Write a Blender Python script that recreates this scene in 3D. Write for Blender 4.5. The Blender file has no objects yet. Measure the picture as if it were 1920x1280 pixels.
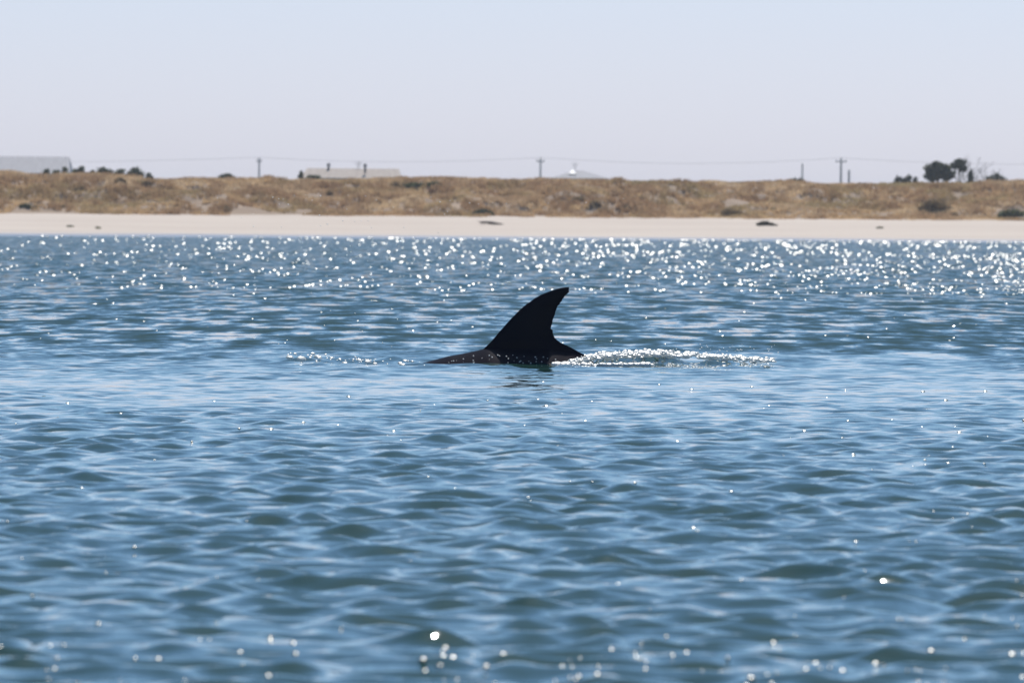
import bpy, bmesh, math, random
import numpy as np
from mathutils import Vector, Matrix

random.seed(7)
rng = np.random.default_rng(11)
scene = bpy.context.scene
COL = scene.collection

# ------------------------------------------------------------------ camera
H_CAM = 0.62
FPX = 16000.0                       # focal length in pixels of the 1920 px wide frame (300 mm lens)
HOR = 435.0                         # row of the true horizon at mid frame
ROLL = math.radians(0.39)
PITCH = math.atan((640.0 - HOR) / FPX)
cam_d = bpy.data.cameras.new('camera')
cam = bpy.data.objects.new('camera', cam_d)
COL.objects.link(cam)
cam_d.sensor_width = 36.0
cam_d.lens = 300.0
cam_d.clip_start = 0.5
cam_d.clip_end = 60000.0
CM = Matrix.Rotation(math.radians(90) - PITCH, 4, 'X') @ Matrix.Rotation(ROLL, 4, 'Z')
CM.translation = Vector((0, 0, H_CAM))
cam.matrix_world = CM
cam_d.dof.use_dof = True
cam_d.dof.focus_distance = 36.0
cam_d.dof.aperture_fstop = 20.0
scene.camera = cam
R3 = CM.to_3x3()

# ------------------------------------------------------------------ sky, sun, exposure
SUN_EL = math.radians(57.0)
SUN_AZ = math.radians(11.0)          # to the right of the view axis (+Y), clockwise
world = bpy.data.worlds.new("World")
scene.world = world
world.use_nodes = True
wn = world.node_tree
wn.nodes.clear()
sky = wn.nodes.new('ShaderNodeTexSky')
sky.sky_type = 'NISHITA'
sky.sun_disc = False
sky.sun_elevation = SUN_EL
sky.sun_rotation = SUN_AZ
sky.altitude = 0.0
sky.air_density = 1.0
sky.dust_density = 0.6
sky.ozone_density = 2.0
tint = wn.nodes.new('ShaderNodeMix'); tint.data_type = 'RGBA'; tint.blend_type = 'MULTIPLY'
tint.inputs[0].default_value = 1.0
# sky tint by elevation; the upper stops darken the sky the water reflects
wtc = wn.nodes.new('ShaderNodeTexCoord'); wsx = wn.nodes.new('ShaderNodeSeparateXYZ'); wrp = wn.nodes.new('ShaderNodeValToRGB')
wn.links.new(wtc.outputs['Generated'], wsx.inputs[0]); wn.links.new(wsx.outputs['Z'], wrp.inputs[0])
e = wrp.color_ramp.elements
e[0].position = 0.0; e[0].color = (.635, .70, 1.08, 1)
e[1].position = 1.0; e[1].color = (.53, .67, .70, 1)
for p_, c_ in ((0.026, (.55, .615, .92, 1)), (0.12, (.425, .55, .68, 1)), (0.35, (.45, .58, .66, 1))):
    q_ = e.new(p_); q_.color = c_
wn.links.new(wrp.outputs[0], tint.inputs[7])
bg = wn.nodes.new('ShaderNodeBackground'); bg.inputs['Strength'].default_value = 0.148
wo = wn.nodes.new('ShaderNodeOutputWorld')
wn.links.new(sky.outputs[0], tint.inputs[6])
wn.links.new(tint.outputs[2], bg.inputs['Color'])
wn.links.new(bg.outputs[0], wo.inputs['Surface'])

sun_d = bpy.data.lights.new('sun', 'SUN')
sun_d.energy = 4.2
sun_d.angle = math.radians(0.5)
sun_d.color = (1.0, 0.955, 0.89)
sun = bpy.data.objects.new('sun', sun_d)
COL.objects.link(sun)
SUN_DIR = Vector((math.sin(SUN_AZ) * math.cos(SUN_EL), math.cos(SUN_AZ) * math.cos(SUN_EL), math.sin(SUN_EL)))
sun.rotation_euler = SUN_DIR.to_track_quat('Z', 'Y').to_euler()
sun.location = (0, 0, 50)

scene.view_settings.view_transform = 'Standard'
scene.view_settings.look = 'None'
scene.view_settings.exposure = 0.13
scene.view_settings.gamma = 1.0
scene.view_settings.use_curve_mapping = False
scene.render.engine = 'CYCLES'
scene.cycles.use_denoising = True
scene.cycles.use_adaptive_sampling = False
scene.cycles.sample_clamp_direct = 0
scene.cycles.sample_clamp_indirect = 6
scene.cycles.max_bounces = 5
scene.cycles.caustics_reflective = False
scene.cycles.caustics_refractive = False

# ------------------------------------------------------------------ helpers
def ray(px, py):
    return (R3 @ Vector(((px - 960) / FPX, -(py - 640) / FPX, -1))).normalized()

def at(px, py, Y):
    d = ray(px, py)
    return Vector((0, 0, H_CAM)) + d * (Y / d.y)

def tag(o, label=None, cat=None, group=None, kind=None):
    if label: o['label'] = label
    if cat: o['category'] = cat
    if group: o['group'] = group
    if kind: o['kind'] = kind
    return o

def empty(name, loc):
    o = bpy.data.objects.new(name, None)
    COL.objects.link(o)
    o.location = loc
    o.empty_display_size = 0.3
    return o

def mesh_np(name, V, F, mat, smooth=False, parent=None, col=None, loc=None):
    """V (n,3), F (m,k) constant k"""
    V = np.asarray(V, dtype=np.float32); F = np.asarray(F, dtype=np.int32)
    me = bpy.data.meshes.new(name)
    k = F.shape[1]
    me.vertices.add(len(V)); me.vertices.foreach_set('co', V.ravel())
    me.loops.add(F.size); me.loops.foreach_set('vertex_index', F.ravel())
    me.polygons.add(len(F))
    me.polygons.foreach_set('loop_start', np.arange(0, F.size, k, dtype=np.int32))
    me.polygons.foreach_set('loop_total', np.full(len(F), k, dtype=np.int32))
    me.polygons.foreach_set('use_smooth', np.full(len(F), smooth))
    me.update(calc_edges=True)
    me.validate()
    if col is not None:
        a = me.color_attributes.new('tint', 'FLOAT_COLOR', 'POINT')
        c4 = np.ones((len(V), 4), dtype=np.float32); c4[:, :3] = col
        a.data.foreach_set('color', c4.ravel())
    me.materials.append(mat)
    o = bpy.data.objects.new(name, me)
    COL.objects.link(o)
    if loc is not None: o.location = loc
    if parent: o.parent = parent
    return o

def bm_obj(name, bm, mat, parent=None, smooth=False):
    me = bpy.data.meshes.new(name)
    bm.normal_update()
    bm.to_mesh(me); bm.free()
    for p in me.polygons: p.use_smooth = smooth
    me.materials.append(mat)
    o = bpy.data.objects.new(name, me)
    COL.objects.link(o)
    if parent: o.parent = parent
    return o

def bm_box(bm, x0, x1, y0, y1, z0, z1):
    vs = [bm.verts.new(p) for p in ((x0,y0,z0),(x1,y0,z0),(x1,y1,z0),(x0,y1,z0),(x0,y0,z1),(x1,y0,z1),(x1,y1,z1),(x0,y1,z1))]
    for f in ((3,2,1,0),(4,5,6,7),(0,1,5,4),(1,2,6,5),(2,3,7,6),(3,0,4,7)):
        bm.faces.new([vs[i] for i in f])

def bm_tube(bm, pts, radii, n=8):
    rings = []
    pts = [Vector(p) for p in pts]
    for i, p in enumerate(pts):
        d = (pts[min(i+1, len(pts)-1)] - pts[max(i-1, 0)]).normalized()
        up = Vector((0,0,1)) if abs(d.z) < 0.9 else Vector((0,1,0))
        a = d.cross(up).normalized(); b = d.cross(a).normalized()
        rings.append([bm.verts.new(p + (a*math.cos(t) + b*math.sin(t)) * radii[i]) for t in [2*math.pi*k/n for k in range(n)]])
    for r0, r1 in zip(rings, rings[1:]):
        for k in range(n):
            bm.faces.new((r0[k], r0[(k+1)%n], r1[(k+1)%n], r1[k]))
    bm.faces.new(rings[0][::-1]); bm.faces.new(rings[-1])

_noise_grids = {}
def vnoise(x, y, seed):
    """smooth value noise, unit cell, range -1..1"""
    if seed not in _noise_grids:
        _noise_grids[seed] = np.random.default_rng(seed).uniform(-1, 1, (256, 256))
    g = _noise_grids[seed]
    x = np.asarray(x, float); y = np.asarray(y, float)
    xi = np.floor(x).astype(int); yi = np.floor(y).astype(int)
    fx = x - xi; fy = y - yi
    fx = fx*fx*fx*(fx*(fx*6-15)+10); fy = fy*fy*fy*(fy*(fy*6-15)+10)
    a = g[xi & 255, yi & 255]; b = g[(xi+1) & 255, yi & 255]
    c = g[xi & 255, (yi+1) & 255]; d = g[(xi+1) & 255, (yi+1) & 255]
    return (a*(1-fx)+b*fx)*(1-fy) + (c*(1-fx)+d*fx)*fy

def fbm(x, y, seed, octaves=4):
    s = 0; a = 1; t = 0
    for k in range(octaves):
        s = s + a*vnoise(x*2**k, y*2**k, seed+k); t += a; a *= 0.5
    return s/t

def grid_faces(nr, nc):
    i = np.arange(nr-1)[:, None]*nc + np.arange(nc-1)[None, :]
    return np.stack([i, i+1, i+nc+1, i+nc], -1).reshape(-1, 4)

# ------------------------------------------------------------------ materials
def mat(name):
    m = bpy.data.materials.new(name); m.use_nodes = True
    nt = m.node_tree
    return m, nt, nt.nodes['Principled BSDF']

def noisy(name, c1, c2, scale, rough=0.9, stretch=(1,1,1), detail=5.0, spec=0.3, bump=0.0, bscale=None):
    m, nt, p = mat(name)
    tc = nt.nodes.new('ShaderNodeTexCoord'); mp = nt.nodes.new('ShaderNodeMapping')
    mp.inputs['Scale'].default_value = stretch
    n = nt.nodes.new('ShaderNodeTexNoise'); n.inputs['Scale'].default_value = scale; n.inputs['Detail'].default_value = detail
    r = nt.nodes.new('ShaderNodeValToRGB')
    r.color_ramp.elements[0].position = 0.32; r.color_ramp.elements[0].color = (*c1, 1)
    r.color_ramp.elements[1].position = 0.68; r.color_ramp.elements[1].color = (*c2, 1)
    nt.links.new(tc.outputs['Object'], mp.inputs[0]); nt.links.new(mp.outputs[0], n.inputs['Vector'])
    nt.links.new(n.outputs['Fac'], r.inputs[0]); nt.links.new(r.outputs[0], p.inputs['Base Color'])
    p.inputs['Roughness'].default_value = rough
    p.inputs['Specular IOR Level'].default_value = spec
    if bump:
        b = nt.nodes.new('ShaderNodeBump'); b.inputs['Strength'].default_value = bump
        n2 = nt.nodes.new('ShaderNodeTexNoise'); n2.inputs['Scale'].default_value = bscale or scale*4
        nt.links.new(mp.outputs[0], n2.inputs['Vector']); nt.links.new(n2.outputs['Fac'], b.inputs['Height'])
        nt.links.new(b.outputs[0], p.inputs['Normal'])
    return m

WATER_BASE = (0.018, 0.052, 0.046)
def make_water():
    m, nt, p = mat('sea_water')
    L = nt.links
    p.inputs['Base Color'].default_value = (*WATER_BASE, 1)
    p.inputs['Roughness'].default_value = 0.035
    p.inputs['IOR'].default_value = 1.333
    geo = nt.nodes.new('ShaderNodeNewGeometry')
    tc = nt.nodes.new('ShaderNodeTexCoord')
    def pert(scale, stretch, detail, strength_socket=None, strength=1.0, lean=0.0):
        mp = nt.nodes.new('ShaderNodeMapping'); mp.inputs['Scale'].default_value = stretch
        n = nt.nodes.new('ShaderNodeTexNoise'); n.inputs['Scale'].default_value = scale
        n.inputs['Detail'].default_value = detail; n.inputs['Roughness'].default_value = 0.55
        L.new(tc.outputs['Object'], mp.inputs[0]); L.new(mp.outputs[0], n.inputs['Vector'])
        s = nt.nodes.new('ShaderNodeVectorMath'); s.operation = 'SUBTRACT'; s.inputs[1].default_value = (.5, .5, .5)
        L.new(n.outputs['Color'], s.inputs[0])
        k = nt.nodes.new('ShaderNodeVectorMath'); k.operation = 'MULTIPLY'
        k.inputs[1].default_value = (0.9*strength, strength, 0)
        s.inputs[1].default_value = (.5, .5+lean, .5)
        L.new(s.outputs[0], k.inputs[0])
        out = k.outputs[0]
        if strength_socket is not None:
            q = nt.nodes.new('ShaderNodeVectorMath'); q.operation = 'SCALE'
            L.new(out, q.inputs[0]); L.new(strength_socket, q.inputs['Scale'])
            out = q.outputs[0]
        return out
    at_ = nt.nodes.new('ShaderNodeAttribute'); at_.attribute_name = 'ripple'
    sep = nt.nodes.new('ShaderNodeSeparateColor'); L.new(at_.outputs['Color'], sep.inputs[0])
    fine = pert(9.0, (1, 1.1, 1), 3.0, sep.outputs[0], 0.50)     # small ripples everywhere
    far = pert(1.0, (4.2, 0.60, 1), 4.0, sep.outputs[1], 1.0, 0.12)       # waves the mesh is too coarse for
    a = nt.nodes.new('ShaderNodeVectorMath'); L.new(fine, a.inputs[0]); L.new(far, a.inputs[1])
    b = nt.nodes.new('ShaderNodeVectorMath'); L.new(a.outputs[0], b.inputs[0]); L.new(geo.outputs['Normal'], b.inputs[1])
    c = nt.nodes.new('ShaderNodeVectorMath'); c.operation = 'NORMALIZE'; L.new(b.outputs[0], c.inputs[0])
    L.new(c.outputs[0], p.inputs['Normal'])
    return m
M_water = make_water()

def plain(name, c, rough=0.6, spec=0.5, metal=0.0):
    m, nt, p = mat(name)
    p.inputs['Base Color'].default_value = (*c, 1); p.inputs['Roughness'].default_value = rough
    p.inputs['Specular IOR Level'].default_value = spec; p.inputs['Metallic'].default_value = metal
    return m

M_glint = plain('glint_cap_water', WATER_BASE, 0.25, 0.5)
M_glint.node_tree.nodes['Principled BSDF'].inputs['IOR'].default_value = 1.333
M_foam_glint = plain('foam', (0.85, 0.85, 0.83), 0.30, 0.5)
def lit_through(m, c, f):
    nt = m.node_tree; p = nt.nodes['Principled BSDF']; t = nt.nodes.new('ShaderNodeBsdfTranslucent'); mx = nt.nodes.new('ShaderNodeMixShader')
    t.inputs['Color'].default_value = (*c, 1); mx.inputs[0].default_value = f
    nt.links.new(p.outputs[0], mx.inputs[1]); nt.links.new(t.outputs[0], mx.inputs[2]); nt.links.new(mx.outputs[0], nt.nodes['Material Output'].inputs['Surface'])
M_foam_glint.node_tree.nodes['Principled BSDF'].inputs['IOR'].default_value = 1.6  # high index brightens the flash caps that share this foam
lit_through(M_foam_glint, (.97, .97, .95), .45)
M_drop = plain('droplet', (0.55, 0.60, 0.62), 0.22, 0.5)

def make_sand():
    m, nt, p = mat('sand')
    L = nt.links
    tc = nt.nodes.new('ShaderNodeTexCoord')
    mp = nt.nodes.new('ShaderNodeMapping'); mp.inputs['Scale'].default_value = (0.12, 1, 1)
    n = nt.nodes.new('ShaderNodeTexNoise'); n.inputs['Scale'].default_value = 0.5; n.inputs['Detail'].default_value = 7
    L.new(tc.outputs['Object'], mp.inputs[0]); L.new(mp.outputs[0], n.inputs['Vector'])
    r = nt.nodes.new('ShaderNodeValToRGB')
    r.color_ramp.elements[0].position = .3; r.color_ramp.elements[0].color = (0.49, 0.405, 0.335, 1)
    r.color_ramp.elements[1].position = .7; r.color_ramp.elements[1].color = (0.57, 0.485, 0.405, 1)
    L.new(n.outputs['Fac'], r.inputs[0])
    sx = nt.nodes.new('ShaderNodeSeparateXYZ'); L.new(tc.outputs['Object'], sx.inputs[0])
    add = nt.nodes.new('ShaderNodeMath'); add.operation = 'MULTIPLY_ADD'
    L.new(n.outputs['Fac'], add.inputs[0]); add.inputs[1].default_value = 0.35; L.new(sx.outputs['Z'], add.inputs[2])
    mr = nt.nodes.new('ShaderNodeMapRange')                       # wet below about 0.3 m above the sea
    L.new(add.outputs[0], mr.inputs['Value'])
    mr.inputs['From Min'].default_value = 0.32; mr.inputs['From Max'].default_value = 0.62
    mx = nt.nodes.new('ShaderNodeMix'); mx.data_type = 'RGBA'
    L.new(mr.outputs[0], mx.inputs[0]); mx.inputs[6].default_value = (0.30, 0.25, 0.22, 1); L.new(r.outputs[0], mx.inputs[7])
    L.new(mx.outputs[2], p.inputs['Base Color'])
    rr = nt.nodes.new('ShaderNodeMapRange'); L.new(mr.outputs[0], rr.inputs['Value'])
    rr.inputs['To Min'].default_value = 0.22; rr.inputs['To Max'].default_value = 0.95
    L.new(rr.outputs[0], p.inputs['Roughness'])
    p.inputs['Specular IOR Level'].default_value = 0.4
    return m
M_sand = make_sand()
M_dune = noisy('dune_soil', (0.27, 0.19, 0.13), (0.36, 0.265, 0.19), 0.35, stretch=(0.5, 1, 1), detail=8)
M_land = noisy('dry_grassland', (0.13, 0.12, 0.06), (0.22, 0.18, 0.10), 0.02)

def foliage(name, c=None, transl=0.35):
    m, nt, p = mat(name)
    L = nt.links
    out = nt.nodes['Material Output']
    a = nt.nodes.new('ShaderNodeAttribute'); a.attribute_name = 'tint'
    nt.nodes.remove(p)
    d = nt.nodes.new('ShaderNodeBsdfDiffuse'); t = nt.nodes.new('ShaderNodeBsdfTranslucent'); mx = nt.nodes.new('ShaderNodeMixShader')
    L.new(a.outputs['Color'], d.inputs['Color']); L.new(a.outputs['Color'], t.inputs['Color'])
    mx.inputs[0].default_value = transl
    L.new(d.outputs[0], mx.inputs[1]); L.new(t.outputs[0], mx.inputs[2]); L.new(mx.outputs[0], out.inputs['Surface'])
    return m
M_grass = foliage('dune_grass_blades', transl=0.5)
M_leaf = foliage('leaves', transl=0.5)
M_bark = noisy('bark', (0.07, 0.055, 0.045), (0.14, 0.12, 0.10), 3.0, bump=0.4)
M_palebark = noisy('pale_dead_branches', (0.22, 0.20, 0.18), (0.32, 0.30, 0.27), 3.0)
M_pole = noisy('weathered_pole_wood', (0.48, 0.47, 0.46), (0.60, 0.59, 0.58), 2.0, stretch=(4, 4, .5))
M_wire = plain('wire', (0.25, 0.25, 0.27), 0.5)
M_ceramic = plain('insulator', (0.35, 0.33, 0.32), 0.3)
M_driftwood = noisy('driftwood', (0.06, 0.05, 0.04), (0.14, 0.11, 0.085), 4.0, bump=0.5)
M_weed = foliage('seaweed', transl=0.1)

# ------------------------------------------------------------------ sea
Y_SHORE = FPX * H_CAM / 14.0        # about 709 m
waves = []
wr = np.random.default_rng(5)
for k in range(200):
    lam = math.exp(wr.uniform(math.log(0.07), math.log(2.2)))
    spec = math.exp(-((math.log(lam) - math.log(0.15))**2) / (2*0.62**2))
    slope = 0.0385 * spec
    th = wr.normal(0, .85 if lam < .45 else .6)
    kk = 2*math.pi/lam
    waves.append((kk*math.sin(th), kk*math.cos(th), slope/kk, wr.uniform(0, 2*math.pi), lam))

def rough_factor(x, y):
    pts_y = [0, 9, 28, 33, 39, 43, 60, 85, 100, 250, 720]
    pts_v = [1.0, 1.0, .95, .58, .50, .55, .60, .66, .75, .9, .8]
    f = np.interp(y, pts_y, pts_v)
    grp = np.clip((y-22)/25, 0, 1)
    return f * (1 + 0.13*fbm(x/7.0, y/11.0, 40, 3)) * (1 + (.22+.38*grp)*vnoise(x/.42, y/1.9, 44) + .25*grp*vnoise(x/.17+9, y/1.2, 45))

def wave_xyz(x, y, spx, spy):
    """Gerstner style displacement; spx, spy is the local mesh spacing"""
    A = rough_factor(x, y)
    dx = np.zeros_like(x); dy = np.zeros_like(x); z = np.zeros_like(x)
    lost = np.zeros_like(x)
    for kx, ky, a, ph, lam in waves:
        w = np.clip((lam/np.maximum(spy, spx) - 2.5)/2.5, 0, 1)
        if w.max() <= 0:
            lost += (a*math.hypot(kx, ky))**2; continue
        t = kx*x + ky*y + ph
        k = math.hypot(kx, ky)
        z += w*a*np.cos(t)
        s = w*a*np.sin(t)*1.0
        dx -= s*kx/k; dy -= s*ky/k
        lost += (1-w)*(a*k)**2
    return dx*A, dy*A, z*A, np.sqrt(lost)*np.where(y > 44, np.maximum(A, 0.85), A)

P_fin = at(1000, 684, 40.0)
FIN_Y = 40.0
def wake(x, y):
    """water pushed up along the dolphin's back and trailing behind it"""
    def px(p): return (p - 960)/400.0
    z = 0.050*np.exp(-((y-(40.25))/.17)**2) * np.clip((x-px(1090))/.10, 0, 1) * np.clip((px(1310)-x)/.22, 0, 1)
    z += 0.028*np.exp(-((y-40.3-0.10*(x-px(1300)))/.15)**2) * np.clip((x-px(1290))/.10, 0, 1) * np.clip((px(1460)-x)/.3, 0, 1)
    z += 0.022*np.exp(-((y-40.1+0.35*(x-px(790)))/.16)**2) * np.clip((x-px(520))/.12, 0, 1) * np.clip((px(790)-x)/.12, 0, 1)
    z *= 1 + 0.45*vnoise(x*9, y*5, 77)
    r = np.hypot(x-px(1000), (y-FIN_Y)*1.0)
    z += 0.006*np.sin(r*13.0)*np.exp(-((r-1.0)/.9)**2)
    return z

def geo_rows(y0, y1, r):
    n = int(math.log(y1/y0)/r)
    return y0*np.exp(np.linspace(0, math.log(y1/y0), n))
rows = np.concatenate([[-400, -100, -30, -8, -2, 2, 5], geo_rows(8.5, 36, .0015)[:-1],
                       np.arange(36, 46, 0.045), geo_rows(46, 150, .0022), geo_rows(150, Y_SHORE+9, .0042)[1:], [Y_SHORE+11]])
NC = 680
u = np.linspace(-1, 1, NC)
side = np.array([1.06, 1.2, 1.6, 2.5, 5, 12, 40, 120])
w_half = 2.0 + 0.085*np.maximum(rows, 8)
def outer(w):
    return np.concatenate([[-3000, -1200], -side[::-1][2:]*w, u*w, side[:-2]*w, [1200, 3000]])
X = np.stack([outer(w) for w in w_half])
Yg = np.repeat(rows[:, None], X.shape[1], 1)
spx = np.gradient(X, axis=1); spy = np.gradient(Yg, axis=0)
# compute chunked
Xf = X.ravel(); Yf = Yg.ravel()
dx, dy, z, lost = wave_xyz(Xf, Yf, np.abs(spx).ravel(), np.abs(spy).ravel())
z = z + wake(Xf, Yf)
shallow = np.clip((Y_SHORE + 6 - Yf)/60, 0, 1)
z *= shallow*0.8+0.2
V = np.stack([Xf+dx, Yf+dy, z], -1)
sea = mesh_np('sea_water', V, grid_faces(*X.shape), M_water, smooth=True)
ca = sea.data.color_attributes.new('ripple', 'FLOAT_COLOR', 'POINT')
c4 = np.ones((len(V), 4), dtype=np.float32)
rf = rough_factor(Xf, Yf)
c4[:, 0] = np.clip(rf*1.0, 0, 2); c4[:, 1] = lost*5.7*np.clip((Yf-34)/14, 0, 1); c4[:, 2] = 0
ca.data.foreach_set('color', c4.ravel())
tag(sea, kind='structure')

def sea_z(x, y):
    x = np.asarray(x, float); y = np.asarray(y, float)
    sp = np.full_like(x, 0.02 + 0.0025*1) * 0 + np.maximum(y*0.0022, .02)
    _, _, z, _ = wave_xyz(x, y, sp*0.5, sp)
    return z + wake(x, y)

# sea bed: one sheet under the water that carries the beach
def sand_z(x, y):
    t = y - Y_SHORE
    dip = np.where(t < 0, np.maximum(-6, t*0.02), 0)
    pts_t = [0, 6, 14, 24, 34, 42, 60]
    pts_z = [0, .36, .85, 1.40, 1.80, 2.02, 2.2]
    z = np.where(t < 0, dip, np.interp(t, pts_t, pts_z))
    return z + 0.05*fbm(x/5.0, y/3.0, 60, 3)*np.clip(t/12, 0, 1)

Y_CREST = 792.0
def strip(name, xs, ys, zf, m, smooth=True, off=0.0):
    X, Y = np.meshgrid(xs, ys)
    Z = zf(X.ravel(), Y.ravel()) + off
    return mesh_np(name, np.stack([X.ravel(), Y.ravel(), Z], -1), grid_faces(len(ys), len(xs)), m, smooth)

def wide(lo, hi, n):
    c = np.linspace(lo, hi, n)
    ext = np.array([1.3, 2, 4, 8, 16, 30])*hi
    return np.concatenate([-ext[::-1], c, ext])
seabed = strip('seabed', np.array([-3000, -1500, -400, 0, 400, 1500, 3000.]), np.array([-400., 0, 300, 500, 600, 700, Y_SHORE-1.2]),
               sand_z, M_sand, off=-0.02)
tag(seabed, kind='structure')
beach = strip('beach', wide(-90, 90, 400), np.arange(Y_SHORE-1.6, Y_SHORE+62, 0.6), sand_z, M_sand)
tag(beach, kind='structure')

# dunes: crest line taken along the skyline
sk_px = [(-400,318),(0,317),(20,318),(60,322),(130,325),(180,323),(240,328),(290,335),(340,331),(400,332),(470,332),(560,333),(640,334),(740,331),
         (800,330),(900,332),(960,335),(1050,332),(1130,334),(1300,339),(1380,339),(1450,337),(1480,336),(1540,341),(1700,341),(1800,339),(1860,337),(1920,336),(2300,334)]
sk = [at(px, py+5, Y_CREST) for px, py in sk_px]
skx = np.array([p.x for p in sk]); skz = np.array([p.z for p in sk])
def dune_z(x, y):
    toe = Y_SHORE + 38.5 + 1.2*vnoise(x/9.0, x*0, 90) + 0.6*vnoise(x/2.5, x*0, 91)
    t = (y - toe)/(Y_CREST - toe)
    crest = np.interp(x, skx, skz)
    base = sand_z(x, y) - 0.12
    tt = np.clip(t, 0, 1)
    f = 0.62*tt**0.75 + 0.38*tt**1.6
    front = 1.95 + (crest-1.95)*f
    hum = fbm(x/9.0+3, y/11.0, 100, 3)*1.35 + fbm(x/3.2, y/4.0, 110, 3)*0.75 + np.abs(vnoise(x/1.6, y/2.0, 120))*0.22
    mask = np.clip(t*5, 0, 1)*np.clip((1.0-tt)*3.2, 0.10, 1)
    z = front + hum*mask
    # never above the sight line to the crest
    lim = H_CAM + (crest - H_CAM)*(y/Y_CREST)
    z = np.minimum(z, lim + 0.04 + 0.06*vnoise(x/1.1, y/2.0, 130))
    back = np.clip((y - Y_CREST)/35, 0, 1)
    z = np.where(y > Y_CREST, crest*(1-back) + 2.9*back + 0.25*hum*(1-back)*0, z)
    k = np.clip(t*9, 0, 1)
    return base*(1-k) + np.maximum(z, base)*k - 0.10*(1-k)
xs = wide(-80, 80, 1000)
ys = np.concatenate([np.arange(Y_SHORE+35, Y_CREST+6, 0.33), np.arange(Y_CREST+6, Y_CREST+40, 2.0)])
dunes = strip('dunes', xs, ys, dune_z, M_dune)
tag(dunes, kind='structure')
land = strip('land', np.array([-20000, -4000, -1000, 0, 1000, 4000, 20000.]), np.array([Y_CREST+30, 1500, 4000, 12000, 30000.]),
             lambda x, y: np.full_like(x, 2.85), M_land)
tag(land, kind='structure')

def hit(px, py):
    """where the sight line of a pixel meets the dunes or beach"""
    d = ray(px, py); o = Vector((0, 0, H_CAM))
    Y = np.arange(Y_SHORE+0.5, Y_CREST+2, 0.1)
    P = np.array([[o.x + d.x*(y/d.y), y, o.z + d.z*(y/d.y)] for y in Y])
    zt = np.where(Y < Y_SHORE+37, sand_z(P[:, 0], Y), dune_z(P[:, 0], Y))
    i = np.argmax(P[:, 2] <= zt)
    if not (P[:, 2] <= zt).any(): i = len(Y)-1
    return Vector((P[i, 0], Y[i], zt[i]))

# marram grass: countless blades on the dunes
def blades(cx, cy, cz, hgt, spread, nb, col, g, width=0.05, lean=0.5):
    n = len(cx)
    cx = np.repeat(cx, nb); cy = np.repeat(cy, nb); cz = np.repeat(cz, nb); hgt = np.repeat(hgt, nb); spread = np.repeat(spread, nb)
    col = np.repeat(col, nb, axis=0)
    N = len(cx)
    a = g.uniform(0, 2*np.pi, N); r = np.sqrt(g.uniform(0, 1, N))*spread
    bx = cx + r*np.cos(a); by = cy + r*np.sin(a)
    h = hgt*g.uniform(.55, 1.1, N)
    ln = h*lean*g.uniform(.2, 1.3, N)
    la = a + g.normal(0, .6, N)
    w = width*g.uniform(.6, 1.4, N); wa = g.uniform(0, np.pi, N)
    wx = w*np.cos(wa); wy = w*np.sin(wa)
    b0 = np.stack([bx-wx, by-wy, cz-.05], -1); b1 = np.stack([bx+wx, by+wy, cz-.05], -1)
    mx = bx + ln*.4*np.cos(la); my = by + ln*.4*np.sin(la); mz = cz + h*.65
    m0 = np.stack([mx-wx*.6, my-wy*.6, mz], -1); m1 = np.stack([mx+wx*.6, my+wy*.6, mz], -1)
    tp = np.stack([bx + ln*np.cos(la), by + ln*np.sin(la), cz + h*.97], -1)
    V = np.stack([b0, b1, m0, m1, tp], 1).reshape(-1, 3)
    i = np.arange(N)*5
    F = np.concatenate([np.stack([i, i+1, i+3], -1), np.stack([i, i+3, i+2], -1), np.stack([i+2, i+3, i+4], -1)])
    C = np.repeat(col*g.uniform(.8, 1.2, (N, 1)), 5, axis=0)
    return V, F, C

g = np.random.default_rng(21)
n = 46000
gx = g.uniform(-76, 76, n); gy = g.uniform(Y_SHORE+38, Y_CREST+4, n)
tt = (gy-(Y_SHORE+38))/(Y_CREST-(Y_SHORE+38))
cover = fbm(gx/7.0, gy/9.0, 200, 4)*0.75 + fbm(gx/1.8, gy/3.0, 210, 2)*.45
keep = cover > (-0.03 - 0.62*np.clip(tt*1.8, 0, 1))
gx, gy, tt = gx[keep], gy[keep], tt[keep]
gz = dune_z(gx, gy)
ch = fbm(gx/5.0, gy/7.0, 220, 3); c2 = fbm(gx/1.5, gy/3.0, 230, 2)
gold = np.array([0.62, 0.44, 0.245]); brown = np.array([0.37, 0.225, 0.125]); olive = np.array([0.33, 0.265, 0.125]); straw = np.array([.76, .60, .39])
c3 = fbm(gx/2.2+31, gy/6.0, 240, 3)
wts = np.stack([np.ones_like(ch)*.6, np.clip(c2*3.0, 0, 2.2) + np.clip(c3*5-.3, 0, 3), np.clip(-ch*2.6-.25, 0, 1.8), np.clip(ch*2-.2, 0, 1)], -1)
wts /= wts.sum(1, keepdims=True)
gc = wts @ np.stack([gold, brown, olive, straw])
hg = 0.36 + 0.20*np.clip(c2*1.5, -0.6, 1.2)
hg = np.where(tt > .88, hg*.62, hg)
V, F, C = blades(gx, gy, gz, hg, np.full(len(gx), .26), 10, gc, g)
grass = mesh_np('marram_grass', V, F, M_grass, False, col=C)
tag(grass, 'golden brown marram grass covering the low dunes behind the beach', 'dune grass', kind='stuff')

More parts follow.
